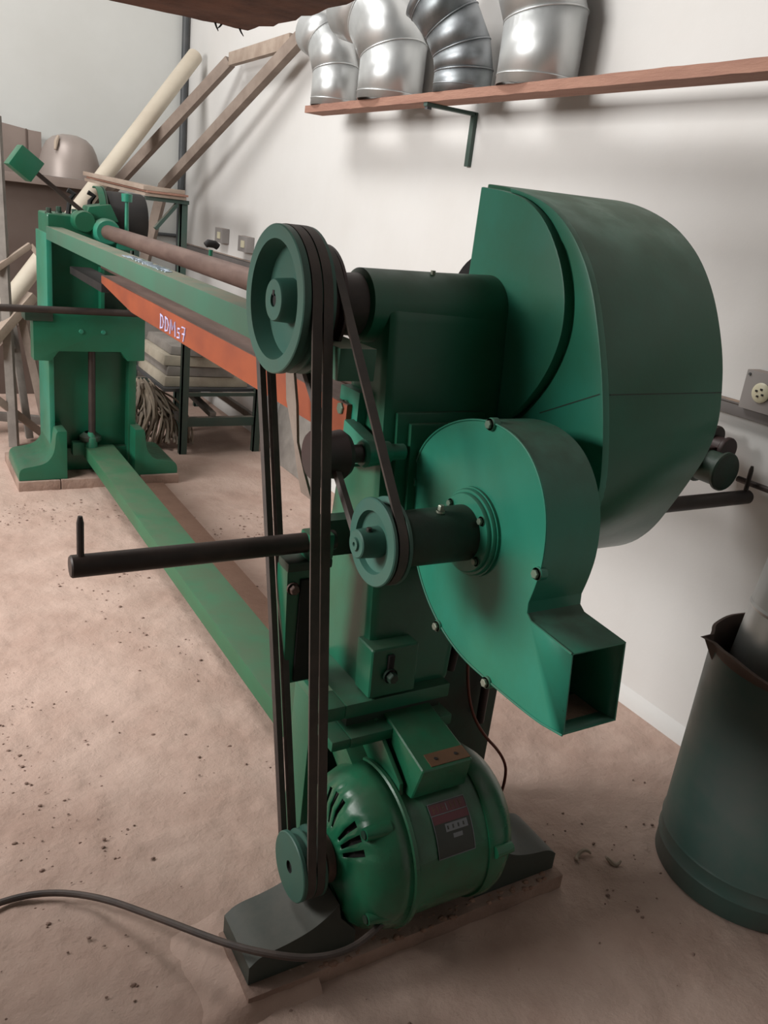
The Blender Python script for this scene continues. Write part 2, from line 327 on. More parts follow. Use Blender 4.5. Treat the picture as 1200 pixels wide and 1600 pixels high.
# main shaft with pulleys
B().lathe([(.635, 0), (.635, .013), (1.3, .013), (1.3, 0)], (0, SY, SZ), 'x', 16).build('main_shaft', 'darksteel', SP)
R = .1355
pl = B().lathe([(.626, R - .026), (.626, R - .002), (.628, R), (.641, R), (.646, R - .012), (.658, R - .012), (.6615, R - .001), (.6645, R - .001), (.668, R - .012), (.678, R - .012), (.682, R), (.690, R), (.690, R - .02),
               (.680, R - .03), (.680, .05), (.693, .045), (.693, .013), (.665, .013)], (0, SY, SZ), 'x', 64).lathe([(.626, R - .026), (.642, R - .029), (.662, R - .032), (.664, .042), (.630, .039), (.627, .037), (.627, .013), (.665, .013)], (0, SY, SZ), 'x', 64).build('drive_pulley', 'pulley', SP)
B().box(.626, .632, SY - .004, SY + .004, SZ + .008, SZ + .018).build('keyway', 'black', pl)
B().lathe([(.6312, 0), (.6312, .0125), (.635, .0125)], (0, SY, SZ), 'x', 16).build('shaft_end', 'black', pl)
r2 = .108
B().lathe([(.692, .013), (.692, .04), (.695, .045), (.695, r2 - .004), (.697, r2), (.700, r2), (.705, r2 - .014), (.718, r2 - .014), (.723, r2), (.729, r2), (.729, .03), (.746, .03)], (0, SY, SZ), 'x', 56).build('fan_drive_pulley', 'redbrown', SP)

# hood
disc = [(1.60, 1.583), (1.506, 1.581), (1.41, 1.577)] + [(1.345, 1.562), (1.28, 1.527), (1.225, 1.468), (1.193, 1.41), (1.180, 1.352), (1.184, 1.305), (1.203, 1.25), (1.238, 1.195), (1.29, 1.138), (1.36, 1.098), (1.44, 1.085), (1.50, 1.09), (1.50, 1.6)][:-1]  # guard and blower outlines unprojected from image pixels onto assumed side planes
rimp = [(1.66, 1.592), (1.50, 1.588), (1.38, 1.577), (1.30, 1.560), (1.235, 1.528), (1.18, 1.482), (1.135, 1.425), (1.10, 1.355), (1.075, 1.28), (1.058, 1.20), (1.052, 1.13), (1.068, 1.06), (1.102, .995), (1.148, .938), (1.21, .882), (1.285, .84), (1.36, .815), (1.50, .80), (1.64, .80)]
CAM_K = 1.028  # guard scaled about the camera, split into a resize here and a shift
gd = lambda p: [(SY + (y - 1.42) * CAM_K, SZ + (z - 1.335) * CAM_K) for y, z in p]
rimL = [(1.51, 1.588), (1.44, 1.584), (1.38, 1.577), (1.30, 1.560), (1.235, 1.528), (1.18, 1.482), (1.135, 1.425), (1.10, 1.355), (1.068, 1.28), (1.042, 1.20), (1.024, 1.13), (1.014, 1.06), (1.035, .99), (1.08, .93), (1.14, .88), (1.23, .84), (1.33, .815), (1.43, .80), (1.51, .80)]
rimR = [(1.51, 1.595), (1.44, 1.592), (1.37, 1.580), (1.30, 1.557), (1.25, 1.530), (1.20, 1.492), (1.152, 1.435), (1.115, 1.37), (1.085, 1.30), (1.066, 1.22), (1.061, 1.17), (1.070, 1.11), (1.096, 1.045), (1.125, .98), (1.16, .91), (1.21, .855), (1.285, .815), (1.40, .80), (1.51, .80)]
rs = gd(smooth_poly(rimL, 2)); rr_ = gd(smooth_poly(rimR, 2)); n = len(rs)
hood = B().add([(1.146, *q) for q in rs] + [(1.49, *q) for q in rr_], [tuple(range(n)), tuple(range(2 * n - 1, n - 1, -1))] + [(i, i + n, (i + 1) % n + n, (i + 1) % n) for i in range(n)]).build('belt_guard', 'green', SP, bevel=.006, ang=40)
# groove ring and proud disc on the side of the guard
ds = gd(smooth_poly([(1.50, 1.580), (1.42, 1.575)] + disc[3:14] + [(1.50, 1.09)], 2))
B().prism(ds, 'x', 1.122, 1.150).build('guard_side_disc', 'teal', hood, bevel=.006, ang=40)
def ribbon(path, w0, x0, x1):
    b = B(); n = len(path); inn = []
    for i, (y, z) in enumerate(path):
        a = Vector(path[max(i - 1, 0)]); c = Vector(path[min(i + 1, n - 1)]); t_ = (c - a).normalized(); nn = Vector((-t_.y, t_.x)); inn.append((y + nn.x * w0, z + nn.y * w0))
    vs = []
    for (y, z), (y2, z2) in zip(path, inn): vs += [(x0, y, z), (x0, y2, z2), (x1, y, z), (x1, y2, z2)]
    fs = []
    for i in range(n - 1):
        q = i * 4; fs += [(q, q + 4, q + 5, q + 1), (q + 2, q + 3, q + 7, q + 6), (q, q + 2, q + 6, q + 4), (q + 1, q + 5, q + 7, q + 3)]
    fs += [(0, 1, 3, 2), (4 * n - 4, 4 * n - 2, 4 * n - 1, 4 * n - 3)]
    return b.add(vs, fs)
# outer flange plate: everything outside the groove
gp = [(y, z) for y, z in rs]
outer = [p for p in gp if p[0] < 1.47]
inner = [(SY + (y - SY) * 1.07, SZ + (z - SZ) * (1.0 if z > SZ + .15 else 1.04)) for y, z in ds if y < 1.47]
def strip_between(o_, i_, x0, x1, n=60):
    def res(p):
        L = [0]
        for a, b_ in zip(p[:-1], p[1:]): L.append(L[-1] + math.dist(a, b_))
        out = []
        for k in range(n + 1):
            s_ = L[-1] * k / n; j = max(i for i in range(len(L)) if L[i] <= s_ + 1e-9); j = min(j, len(p) - 2)
            f = (s_ - L[j]) / max(L[j + 1] - L[j], 1e-9); out.append((p[j][0] + (p[j + 1][0] - p[j][0]) * f, p[j][1] + (p[j + 1][1] - p[j][1]) * f))
        return out
    o_, i_ = res(o_), res(i_); vs = []; fs = []
    for a, b_ in zip(o_, i_): vs += [(x0, *a), (x0, *b_), (x1, *a), (x1, *b_)]
    for i in range(n):
        q = i * 4; fs += [(q, q + 4, q + 5, q + 1), (q + 2, q + 3, q + 7, q + 6), (q, q + 2, q + 6, q + 4), (q + 1, q + 5, q + 7, q + 3)]
    fs += [(0, 1, 3, 2), (4 * n - 4, 4 * n - 2, 4 * n - 1, 4 * n - 3)]
    return B().add(vs, fs)
strip_between(outer, inner, 1.132, 1.150).build('guard_flange', 'teal', hood, bevel=.004, ang=40)
B().add([(1.1312, 1.093, 1.238), (1.1312, 1.093, 1.2355), (1.1312, 1.245, 1.163), (1.1312, 1.245, 1.1605)], [(0, 1, 3, 2)]).build('weld_seam', 'grime', hood)
def y_at(path, zz_):
    for (ya, za), (yb, zb_) in zip(path[:-1], path[1:]):
        if za >= zz_ >= zb_ and za > zb_: return ya + (yb - ya) * (za - zz_) / (za - zb_)
yl, yr = y_at(rs, 1.237), y_at(rr_, 1.237)
B().bar((1.15, yl + .004, 1.237), (1.487, yr + .004, 1.237), .0105, .0016).build('weld_seam', 'grime', hood)
# wheel glimpsed behind the guard
B().lathe([(1.16, 0), (1.16, .128), (1.45, .128), (1.45, 0)], (0, 1.53, SZ - .01), 'x', 48).build('contact_wheel', 'black', SP)

# long base beam (channel)
B().box(.86, 1.01, 1.45, 4.36, .125, .19).build('base_beam', 'beam', SP, bevel=.006)
# upper rail, pipe, work rest
B().box(.692, .768, 1.30, 4.345, 1.212, 1.272).build('upper_rail', 'rail', SP, bevel=.004)
B().cyl((.95, 1.50, 1.275), (.95, 4.36, 1.275), .033, n=28).build('roller_bar', 'rust', SP)
rest = B().hexa([(.80, 1.45, 1.052), (.895, 1.45, 1.052), (.895, 3.18, 1.052), (.80, 3.18, 1.052), (.80, 1.45, 1.130), (.895, 1.45, 1.130), (.895, 3.18, 1.130), (.80, 3.18, 1.130)]).hexa(
    [(.80, 3.18, 1.052), (.895, 3.18, 1.052), (.895, 3.68, 1.100), (.80, 3.68, 1.100), (.80, 3.18, 1.130), (.895, 3.18, 1.130), (.895, 3.68, 1.130), (.80, 3.68, 1.130)]).build('work_rest', 'orange', SP, bevel=.003)
B().box(.801, .895, 1.45, 3.68, 1.130, 1.1315).build('top_plate', 'rust', rest)
B().box(.93, .99, 1.5, 4.3, 1.10, 1.16).build('slide_bar', 'rust', SP, bevel=.012, seg=3)
B().hexa([(.80, 3.68, 1.06), (.90, 3.68, 1.06), (.90, 4.36, 1.06), (.80, 4.36, 1.06), (.80, 3.68, 1.095), (.90, 3.68, 1.095), (.90, 4.36, 1.095), (.80, 4.36, 1.095)]).build('rest_support', 'black', SP, bevel=.004)
bp = B().box(.812, .848, 1.425, 1.508, 1.005, 1.162).build('rest_bracket', 'teal', SP, bevel=.005)
hexbolt('bolt', (.811, 1.474, 1.118), 'x', .013, .016, 'bolt', bp)
# handwriting on the work rest: D D M 5 7
def strokes(name, lst, org, h, m, parent, r=.0022, axis='x', sc=1.0):
    b = B()
    for st in lst:
        pts = []
        for u, v in st: pts.append((org[0], org[1] - u * h * sc, org[2] + v * h) if axis == 'x' else (org[0] + 0, org[1], org[2]))
        b.tube(pts, r, 6)
    return b.build(name, m, parent)
gl = {'D': [[(.05, 1), (.08, .5), (.05, 0)], [(0, 1), (.35, .9), (.5, .5), (.38, .12), (.02, 0)]],
      'M': [[(0, 0), (.08, 1), (.36, .35), (.64, 1), (.74, 0)]],
      '5': [[(.4, .72), (.12, .70), (.1, .42), (.35, .38), (.36, .1), (.02, .04)]],
      '7': [[(0, .92), (.42, .95), (.22, 0)], [(.08, .48), (.42, .52)]]}
u = 0; ls = []
for ch, wdt in (('D', .72), ('D', .72), ('M', .96), ('5', .62), ('7', .5)):
    for st in gl[ch]: ls.append([(u + a, b_) for a, b_ in st])
    u += wdt
strokes('chalk_marking', ls, (.7985, 2.79, 1.062), .045, 'chalk', rest, .0028, sc=1.75)
ls = []
for i in range(16):
    x0 = i * .23; ls.append([(x0, random.uniform(0, .5)), (x0 + .12, random.uniform(.6, 1)), (x0 + .2, random.uniform(0, .4))])
b = B()
for st in ls: b.tube([(.708 + .05 * v_ * 1.0, 2.95 - u_ * .13, 1.2725) for u_, v_ in st], .003, 5)
b.build('chalk_marking', 'chalk2', SP)
# idler pulley on the column
idp = B().lathe([(.672, 0), (.672, .014), (.672, .044), (.677, .048), (.705, .044), (.733, .048), (.745, .040), (.745, .018), (.80, .018)], (0, 1.336, 1.063), 'x', 32).build('idler_pulley', 'redbrown', SP)
B().lathe([(.778, 0), (.778, .024), (.785, .028), (.84, .022), (.84, .017), (.875, .016), (.878, 0)], (0, 1.336, 1.063), 'x', 24).build('idler_boss', 'teal', SP)
B().hexa([(.79, 1.336, 1.04), (.82, 1.336, 1.04), (.82, 1.44, 1.01), (.79, 1.44, 1.01), (.79, 1.336, 1.085), (.82, 1.336, 1.085), (.82, 1.44, 1.105), (.79, 1.44, 1.105)]).build('idler_arm', 'teal', SP, bevel=.006)
# torn leather strap seen behind the belts
b = B(); pp = [(.74, 1.62, 1.20), (.745, 1.60, 1.10), (.75, 1.575, 1.02), (.76, 1.56, .96), (.775, 1.55, .90)]
for i, p in enumerate(pp[:-1]):
    q = pp[i + 1]; w0 = .018 + .01 * math.sin(i * 2.1); w1 = .018 + .01 * math.sin((i + 1) * 2.1)
    b.hexa([(p[0], p[1] - w0, p[2]), (p[0] + .006, p[1] - w0, p[2]), (p[0] + .006, p[1] + w0, p[2]), (p[0], p[1] + w0, p[2]), (q[0], q[1] - w1, q[2]), (q[0] + .006, q[1] - w1, q[2]), (q[0] + .006, q[1] + w1, q[2]), (q[0], q[1] + w1, q[2])])
b.build('leather_strap', 'pinedark', SP)
# cross rod and its bracket
rodo = B().lathe([(.248, 0), (.248, .018), (.251, .0205), (.765, .0205), (.765, 0)], (0, 1.385, .864), 'x', 28).build('cross_rod', 'darksteel', SP)
rodr = B().lathe([(1.15, 0), (1.15, .0205), (2.10, .0205), (2.106, .017), (2.106, 0)], (0, 1.385, .864), 'x', 28).build('cross_rod', 'darksteel', SP)
for x, ro_ in ((.266, rodo), (2.085, rodr)): B().tube([(x, 1.385, .878), (x, 1.385, .945), (x, 1.385, .957)], [.0065, .0065, .004], 10).build('stop_pin', 'darksteel', ro_)
br = B().box(.70, .755, 1.36, 1.41, .830, .886).build('rod_bracket', 'green', SP, bevel=.008)
B().box(.655, .755, 1.36, 1.410, .812, .832).build('bracket_lip', 'grime', br, bevel=.006)
B().hexa([(.672, 1.372, .545), (.755, 1.372, .545), (.755, 1.424, .545), (.672, 1.424, .545), (.660, 1.372, .81), (.755, 1.372, .81), (.755, 1.424, .81), (.660, 1.424, .81)]).build('bracket_web', 'green', br, bevel=.005)
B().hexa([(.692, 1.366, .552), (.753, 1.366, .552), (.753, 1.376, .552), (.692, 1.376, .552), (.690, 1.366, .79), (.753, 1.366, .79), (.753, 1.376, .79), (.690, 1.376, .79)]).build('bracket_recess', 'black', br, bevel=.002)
B().box(.75, .86, 1.40, 1.44, .82, .90).build('bracket_arm', 'grime', br)
hexbolt('bolt', (.674, 1.371, .772), 'y', .010, .016, 'rust', br)
# idler rollers at the right end of the rod
for (x, y0, z, r, m) in ((2.005, 1.405, .936, .056, 'grime'), (2.055, 1.45, .985, .036, 'redbrown'), (2.06, 1.50, 1.01, .032, 'darksteel')):
    B().lathe([(0, 0), (0, r * .94), (.004, r), (.012, r), (.018, r * .84), (.085, r * .84), (.092, r), (.10, r * .94), (.10, 0)], (x, y0, z), 'y', 36).build('tension_roller', m, SP)
B().box(1.49, 2.04, 1.47, 1.50, .92, .99).build('roller_arm', 'redbrown', SP, bevel=.005)
B().cyl((2.115, 1.44, .90), (2.115, 1.05, .90), .009, n=10).build('pull_rod', 'darksteel', SP)

# far column
fc = B().box(.715, 1.105, 4.42, 4.62, .05, 1.22).build('far_column', 'green', SP, bevel=.006)
B().box(.693, .718, 4.35, 4.66, .05, 1.24).build('column_flange', 'teal', fc, bevel=.006)  # left flange takes the brighter copy, its lit look is in the colour
B().box(1.085, 1.125, 4.35, 4.66, .05, 1.10).build('column_flange', 'green', fc, bevel=.006)
B().box(.735, 1.09, 4.38, 4.43, .05, .17).build('column_foot_plate', 'green', fc, bevel=.006)
B().box(.945, .965, 4.36, 4.42, .85, 1.10).build('column_rib', 'green', fc, bevel=.003)
B().box(.965, 1.085, 4.40, 4.425, .88, 1.05).build('column_pocket', 'grime', fc, bevel=.003)
ap = B().prism([(.61, .88), (.61, .655), (.69, .652), (.725, .70), (1.02, .703), (1.055, .657), (1.14, .66), (1.14, .89)], 'y', 4.25, 4.34).build('apron', 'green', SP, bevel=.006)
for x in (.83, .935): B().lathe([(0, .012), (.006, .010), (.008, 0)], (x, 4.25, .80), (0, -1, 0), 14).build('screw', 'teal', ap)
B().box(.575, .70, 4.24, 4.36, .845, .885).build('apron_lug', 'grime', ap, bevel=.004)
B().cyl((.895, 4.33, .19), (.895, 4.33, .70), .018, n=18).build('lifting_screw', 'darksteel', SP)
B().lathe([(0, 0), (0, .03), (.05, .028), (.055, .02), (.08, .018)], (.893, 4.33, .19), 'z', 20).build('screw_nut', 'teal', SP)
B().lathe([(0, .03), (.02, .055), (.04, .055), (.06, .03)], (.893, 4.36, .20), 'z', 20).build('screw_gear', 'grime', SP)
B().box(.80, .87, 4.34, 4.39, .14, .21).build('beam_cleat', 'green', SP, bevel=.005)
for sg in (-1, 1):
    pr = smooth_poly([(.40, .05), (.40, .09), (.385, .115), (.33, .122), (.275, .135), (.245, .165), (.228, .21), (.222, .30), (.20, .30)], 2) + [(.17, .30), (.17, .05)]
    B().prism([(.925 + sg * a, z) for a, z in pr], 'y', 4.24, 4.62).build('foot', 'green', SP, bevel=.01, seg=2, ang=50)
fr = B().cyl((.10, 4.2, .905), (1.10, 4.2, .905), .017, n=16).build('far_cross_rod', 'darksteel', SP)
# far head
hd = B().box(.70, .99, 4.36, 4.62, 1.22, 1.33).build('far_head', 'green', SP, bevel=.014, seg=3)
B().lathe([(0, 0), (0, .052), (.012, .060), (.10, .060), (.112, .052), (.16, .05), (.16, 0)], (.95, 4.22, 1.275), 'y', 32).build('bar_bearing', 'teal', hd)
B().lathe([(0, 0), (0, .045), (.01, .05), (.10, .05), (.10, 0)], (.855, 4.27, 1.31), 'y', 24).build('bar_bearing', 'green', hd)
for x, z in ((.715, 1.335), (.76, 1.345), (.83, 1.34), (.90, 1.36)):
    hexbolt('bolt', (x, 4.40, z - .012), 'z', .012, .03, 'grime', hd, 1)
for x in (.82, .915): B().tube([(x, 4.5, 1.32), (x + .01, 4.5, 1.40), (x + .03, 4.5, 1.425), (x + .0, 4.5, 1.44)], .012, 8).build('locking_lever', 'black', hd)
B().hexa([(.86, 4.30, 1.32), (1.02, 4.30, 1.32), (1.02, 4.45, 1.32), (.86, 4.45, 1.32), (.88, 4.30, 1.38), (.98, 4.30, 1.40), (.98, 4.45, 1.40), (.88, 4.45, 1.38)]).build('head_boss', 'green', hd, bevel=.01)
B().box(.99, 1.08, 4.22, 4.34, 1.20, 1.27).build('tension_block', 'teal', hd, bevel=.01)
B().lathe([(0, 0), (0, .028), (.06, .028), (.062, .01), (.20, .009), (.20, .024), (.235, .026), (.24, 0)], (1.045, 4.26, 1.22), 'z', 20).build('tension_screw', 'teal', hd)
# far wheel and its guard
wy, wz = 4.46, 1.325
B().lathe([(.985, 0), (.985, .10), (.985, .128), (.997, .133), (1.16, .133), (1.17, .128), (1.17, 0)], (0, wy, wz), 'x', 48).build('far_wheel', 'black', SP)
ribbon([(wy + .148 * math.cos(a), wz + .148 * math.sin(a)) for a in [math.radians(75 + 120 * i / 24) for i in range(25)]], .006, .935, .965).build('wheel_guard', 'green', SP)
B().prism([(wy + .15 * math.cos(a), wz + .15 * math.sin(a)) for a in [math.radians(75 + 120 * i / 20) for i in range(21)]] + [(wy + .11 * math.cos(a), wz + .11 * math.sin(a)) for a in [math.radians(195 - 120 * i / 20) for i in range(21)]], 'x', .968, .975).build('guard_side', 'grime', SP)
# counterweight lever
lv = B().bar((.63, 4.30, 1.515), (.88, 4.33, 1.335), .018, .018).build('counterweight_lever', 'darksteel', SP)
d_ = (Vector((.63, 4.30, 1.515)) - Vector((.88, 4.33, 1.335))).normalized(); c0 = Vector((.645, 4.30, 1.50)); c1 = c0 + d_ * .115
B().bar(c0, c1, .09, .105).build('counterweight', 'green', lv, bevel=.006)
# small locking handle beside the bar
B().tube([(1.05, 3.05, 1.24), (1.052, 3.05, 1.31)], .008, 10).build('clamp_handle', 'green', SP)
B().tube([(1.03, 3.05, 1.325), (1.04, 3.05, 1.332), (1.065, 3.05, 1.33), (1.078, 3.05, 1.322)], [.010, .014, .014, .012], 12).build('clamp_knob', 'black', SP)

# ---------------------------------------------------------------- blower
FY, FZ = 1.20, .935
FY, FZ = 1.12, .973  # blower numbers scaled about the camera, pulling it nearer along the line of sight
bl = thing('centrifugal_blower', (.97, FY, .73), 'teal green centrifugal blower with a square outlet pointing down to the front', 'blower')
vol = [(0.821, 0.88), (0.804, 0.737), (0.862, 0.726), (0.933, 0.723), (1.009, 0.723), (1.082, 0.725), (1.148, 0.741), (1.208, 0.771), (1.255, 0.81), (1.292, 0.858), (1.317, 0.912), (1.334, 0.968), (1.336, 1.024), (1.32, 1.075), (1.283, 1.117), (1.232, 1.15), (1.176, 1.172), (1.12, 1.183), (1.064, 1.181), (1.017, 1.167), (0.98, 1.141), (0.95, 1.103), (0.931, 1.057), (0.924, 0.996), (0.93, 0.95), (0.939, 0.914), (0.937, 0.895), (0.924, 0.886)]
body_ = smooth_poly([((vol[1][0] + vol[2][0]) / 2, .7315)] + vol[2:25] + [vol[25]], 2)
vol = vol[:2] + body_ + vol[26:]
b = B(); n = len(vol); X0, X1 = .907, 1.028; vs = [(X0, *p) for p in vol] + [(X1, *p) for p in vol]
b.add(vs, [tuple(range(n)), tuple(range(2 * n - 1, n - 1, -1))] + [(i, i + n, (i + 1) % n + n, (i + 1) % n) for i in range(n) if i != 0])
sh = b.build('volute_shell', 'teal', bl, ang=32)
sd = sh.modifiers.new('thick', 'SOLIDIFY'); sd.thickness = .0045; sd.offset = -1
ed = [(X0 - .001, *p) for p in vol[1:]] + [(X0 - .001, *vol[0])]
B().tube(ed, .0020, 6).build('seam_bead', 'teal', bl)
B().box(X0 + .006, X1 - .006, .82, .90, .731, .7335).build('dust_layer', 'dirt', bl)
fl = B().lathe([(.886, .050), (.886, .072), (.889, .074), (.894, .074), (.894, .079), (.898, .081), (.901, .081), (.901, .084), (.908, .084)], (0, FY, FZ), 'x', 56).build('bearing_flange', 'teal', bl)
for a in (40, 140, 235, 325):
    a = math.radians(a); hexbolt('bolt', (.886, FY - .063 * math.cos(a), FZ + .063 * math.sin(a)), 'x', .0065, .008, 'bolt', fl)
hb = B().lathe([(.738, 0), (.738, .042), (.748, .048), (.753, .050), (.888, .052)], (0, FY, FZ), 'x', 48).build('shaft_housing', 'grime', bl)
for yz in ((1.112, 1.183), (1.336, 1.001), (1.177, .744), (1.003, .716), (.925, .973)):
    dv = (Vector((1.13, .97)) - Vector(yz)).normalized() * .004
    lug = B().lathe([(0, 0), (0, .012), (.014, .012), (.014, 0)], (X0 + .010, yz[0] + dv.x, yz[1] + dv.y), (-1, 0, 0), 16).build('lug', 'teal', bl, bevel=.001)
    hexbolt('bolt', (X0 - .004, yz[0] + dv.x, yz[1] + dv.y), 'x', .008, .008, 'boltpale' if yz[1] < .8 else 'bolt', lug)
fp = B().lathe([(.692, .056), (.692, .076), (.694, .078), (.699, .078), (.704, .066), (.717, .066), (.722, .078), (.728, .078), (.728, .046), (.738, .02)], (0, FY, FZ), 'x', 48).lathe([(.692, .056), (.702, .053), (.706, .028), (.664, .025), (.662, .023), (.662, .012), (.658, .011), (.658, .004), (.665, .002), (.665, 0)], (0, FY, FZ), 'x', 48).build('fan_pulley', 'pulley', bl)
hexbolt('set_screw', (.682, FY - .005, FZ + .024), 'z', .005, .006, 'darksteel', fp, 1)
hexbolt('grease_fitting', (.82, FY - .012, FZ + .049), 'z', .006, .014, 'boltpale', hb, 1)
B().box(.93, 1.0, 1.27, 1.34, .90, .97).build('mounting_arm', 'grime', bl)

# ---------------------------------------------------------------- motor
MY, MZ = 1.195, .225
mo = thing('electric_motor', (.9, MY, .036), 'green electric motor with a domed vented end and a dark nameplate', 'motor')
NV = 60
prof = [(.715, .040), (.718, .058), (.722, .075), (.728, .112), (.742, .140), (.766, .160), (.80, .172), (.828, .176)]
def skipv(i, k):
    a = 360 * k / NV   # angle from +Y towards +Z
    if i not in (2, 3): return False
    return a % 12 >= 6 and (62 <= a <= 94 or 106 <= a <= 138 or 226 <= a <= 258 or 270 <= a <= 302)
bell = B().lathe(prof, (0, MY, MZ), 'x', NV, skipv, ).build('end_bell', 'motor', mo, ang=50)
bell.modifiers.new('thick', 'SOLIDIFY').thickness = .005
B().lathe([(.735, 0), (.735, .105), (.757, .13), (.80, .16)], (0, MY, MZ), 'x', 40).build('dark_vent_backing', 'black', mo)  # black liner standing in for the dark interior behind the vents
B().lathe([(.828, .160), (.828, .176), (.831, .180), (.839, .180), (.842, .176), (.842, .172)], (0, MY, MZ), 'x', 64).build('rim_ring', 'motor', mo)
body = B().lathe([(.84, .1), (.84, .168), (.852, .170), (.87, .166), (1.01, .166), (1.02, .168)], (0, MY, MZ), 'x', 64).build('motor_body', 'motor', mo, ang=50)
B().lathe([(1.02, .16), (1.02, .172), (1.026, .175), (1.05, .175), (1.07, .168), (1.10, .145), (1.12, .11), (1.13, .06), (1.13, 0)], (0, MY, MZ), 'x', 64).build('rear_bell', 'motor', mo, ang=50)
hubr = B().lathe([(.690, 0), (.690, .038), (.700, .052), (.716, .054), (.718, .05)], (0, MY, MZ), 'x', 36).build('bearing_cap', 'rust', mo)
pu = B().lathe([(.634, .013), (.634, .070), (.636, .072), (.643, .072), (.648, .060), (.658, .060), (.6615, .070), (.6645, .070), (.668, .060), (.678, .060), (.682, .072), (.688, .072), (.688, .03), (.70, .02)], (0, MY, MZ), 'x', 40).build('motor_pulley', 'pulley', mo)
B().lathe([(.640, 0), (.640, .0132), (.634, .0132)], (0, MY, MZ), 'x', 20).build('shaft_end', 'black', pu)
# bell lugs
for a, r_ in ((200, .150), (262, .150), (128, .155), (330, .150)):
    ar = math.radians(a); yy, zz = MY + r_ * math.cos(ar), MZ + r_ * math.sin(ar)
    lg = B().lathe([(.745, 0), (.745, .013), (.80, .020), (.80, 0)], (0, yy, zz), 'x', 14).build('tie_bolt_boss', 'motor', mo)
    B().lathe([(.741, 0), (.741, .009), (.75, .009)], (0, yy, zz), 'x', 12).build('tie_bolt', 'grime', lg)
B().lathe([(1.03, 0), (1.03, .014), (1.075, .012), (1.077, 0)], (0, MY - .17, MZ + .04), 'x', 14).build('tie_bolt_boss', 'motor', mo)
# terminal box on top
tb = B().hexa([(.858, 1.115, .385), (.995, 1.115, .385), (.995, 1.29, .36), (.858, 1.29, .36), (.866, 1.10, .462), (.990, 1.10, .462), (.985, 1.285, .50), (.868, 1.285, .50)]).build('terminal_box', 'motor', mo, bevel=.007, seg=3)
B().hexa([(.890, 1.106, .4633), (.988, 1.106, .4633), (.986, 1.138, .4699), (.890, 1.138, .4699), (.890, 1.106, .4648), (.988, 1.106, .4648), (.986, 1.138, .4714), (.890, 1.138, .4714)]).build('bare_metal_strip', 'brass', tb)
for x in (.91, .96): B().lathe([(0, 0), (0, .004), (.002, .004), (.002, 0)], (x, 1.122, .4672), 'z', 12).build('screw_hole', 'black', tb)
B().hexa([(.842, 1.13, .34), (.852, 1.13, .34), (.852, 1.33, .33), (.842, 1.33, .33), (.842, 1.14, .41), (.852, 1.14, .41), (.852, 1.29, .50), (.842, 1.29, .50)]).build('box_side_plate', 'motor', mo, bevel=.003)
# mounting feet reaching back to the frame
for x in (.80, 1.02):
    B().hexa([(x, 1.27, .30), (x + .05, 1.27, .30), (x + .05, 1.41, .38), (x, 1.41, .38), (x, 1.24, .37), (x + .05, 1.24, .37), (x + .05, 1.41, .46), (x, 1.41, .46)]).build('mounting_foot', 'motor', mo, bevel=.008)
# nameplate, curved onto the body
def curved_patch(x0, x1, a0, a1, rr, m, name, parent, th=.0012, n=10):
    b = B(); vs = []
    for i in range(n + 1):
        a = math.radians(a0 + (a1 - a0) * i / n)
        for r_ in (rr, rr + th):
            for x in (x0, x1): vs.append((x, MY - r_ * math.cos(a), MZ + r_ * math.sin(a)))
    fs = []
    for i in range(n):
        q = i * 4; fs += [(q, q + 4, q + 5, q + 1), (q + 2, q + 3, q + 7, q + 6), (q, q + 2, q + 6, q + 4), (q + 1, q + 5, q + 7, q + 3)]
    fs += [(0, 1, 3, 2), (4 * n, 4 * n + 2, 4 * n + 3, 4 * n + 1)]
    return b.add(vs, fs).build(name, m, parent)
npl = curved_patch(.893, .985, 20, 58, .1655, 'plate', 'nameplate', mo, .0025)
curved_patch(.895, .983, 50, 57, .1682, 'maroon', 'maroon_band', npl, .0006, 4)
curved_patch(.895, .983, 43.5, 49, .1682, 'maroon', 'maroon_band', npl, .0006, 4)
curved_patch(.920, .975, 37, 42.5, .1682, 'plgrey', 'data_panel', npl, .0006, 3)
curved_patch(.935, .958, 32, 35, .1682, 'plgrey', 'data_panel', npl, .0006, 2)
for a_ in (20, 49.3, 57.6): curved_patch(.893, .985, a_, a_ + .5, .1682, 'plgrey', 'border_line', npl, .0009, 2)
for x_ in (.893, .984): curved_patch(x_, x_ + .001, 20, 58, .1682, 'plgrey', 'border_line', npl, .0009, 8)
for i in range(7):
    x_ = .902 + i * .011; curved_patch(x_, x_ + .0018, 51, 56, .1689, 'plgrey' if i == 3 else 'brass', 'worn_letter', npl, .0004, 2)
    if i % 2 == 0: curved_patch(x_, x_ + .006, 53.2, 53.8, .1689, 'brass', 'worn_letter', npl, .0004, 2)
for i in range(4): curved_patch(.924 + i * .013, .927 + i * .013, 38.5, 41, .1689, 'plate', 'worn_digit', npl, .0004, 2)

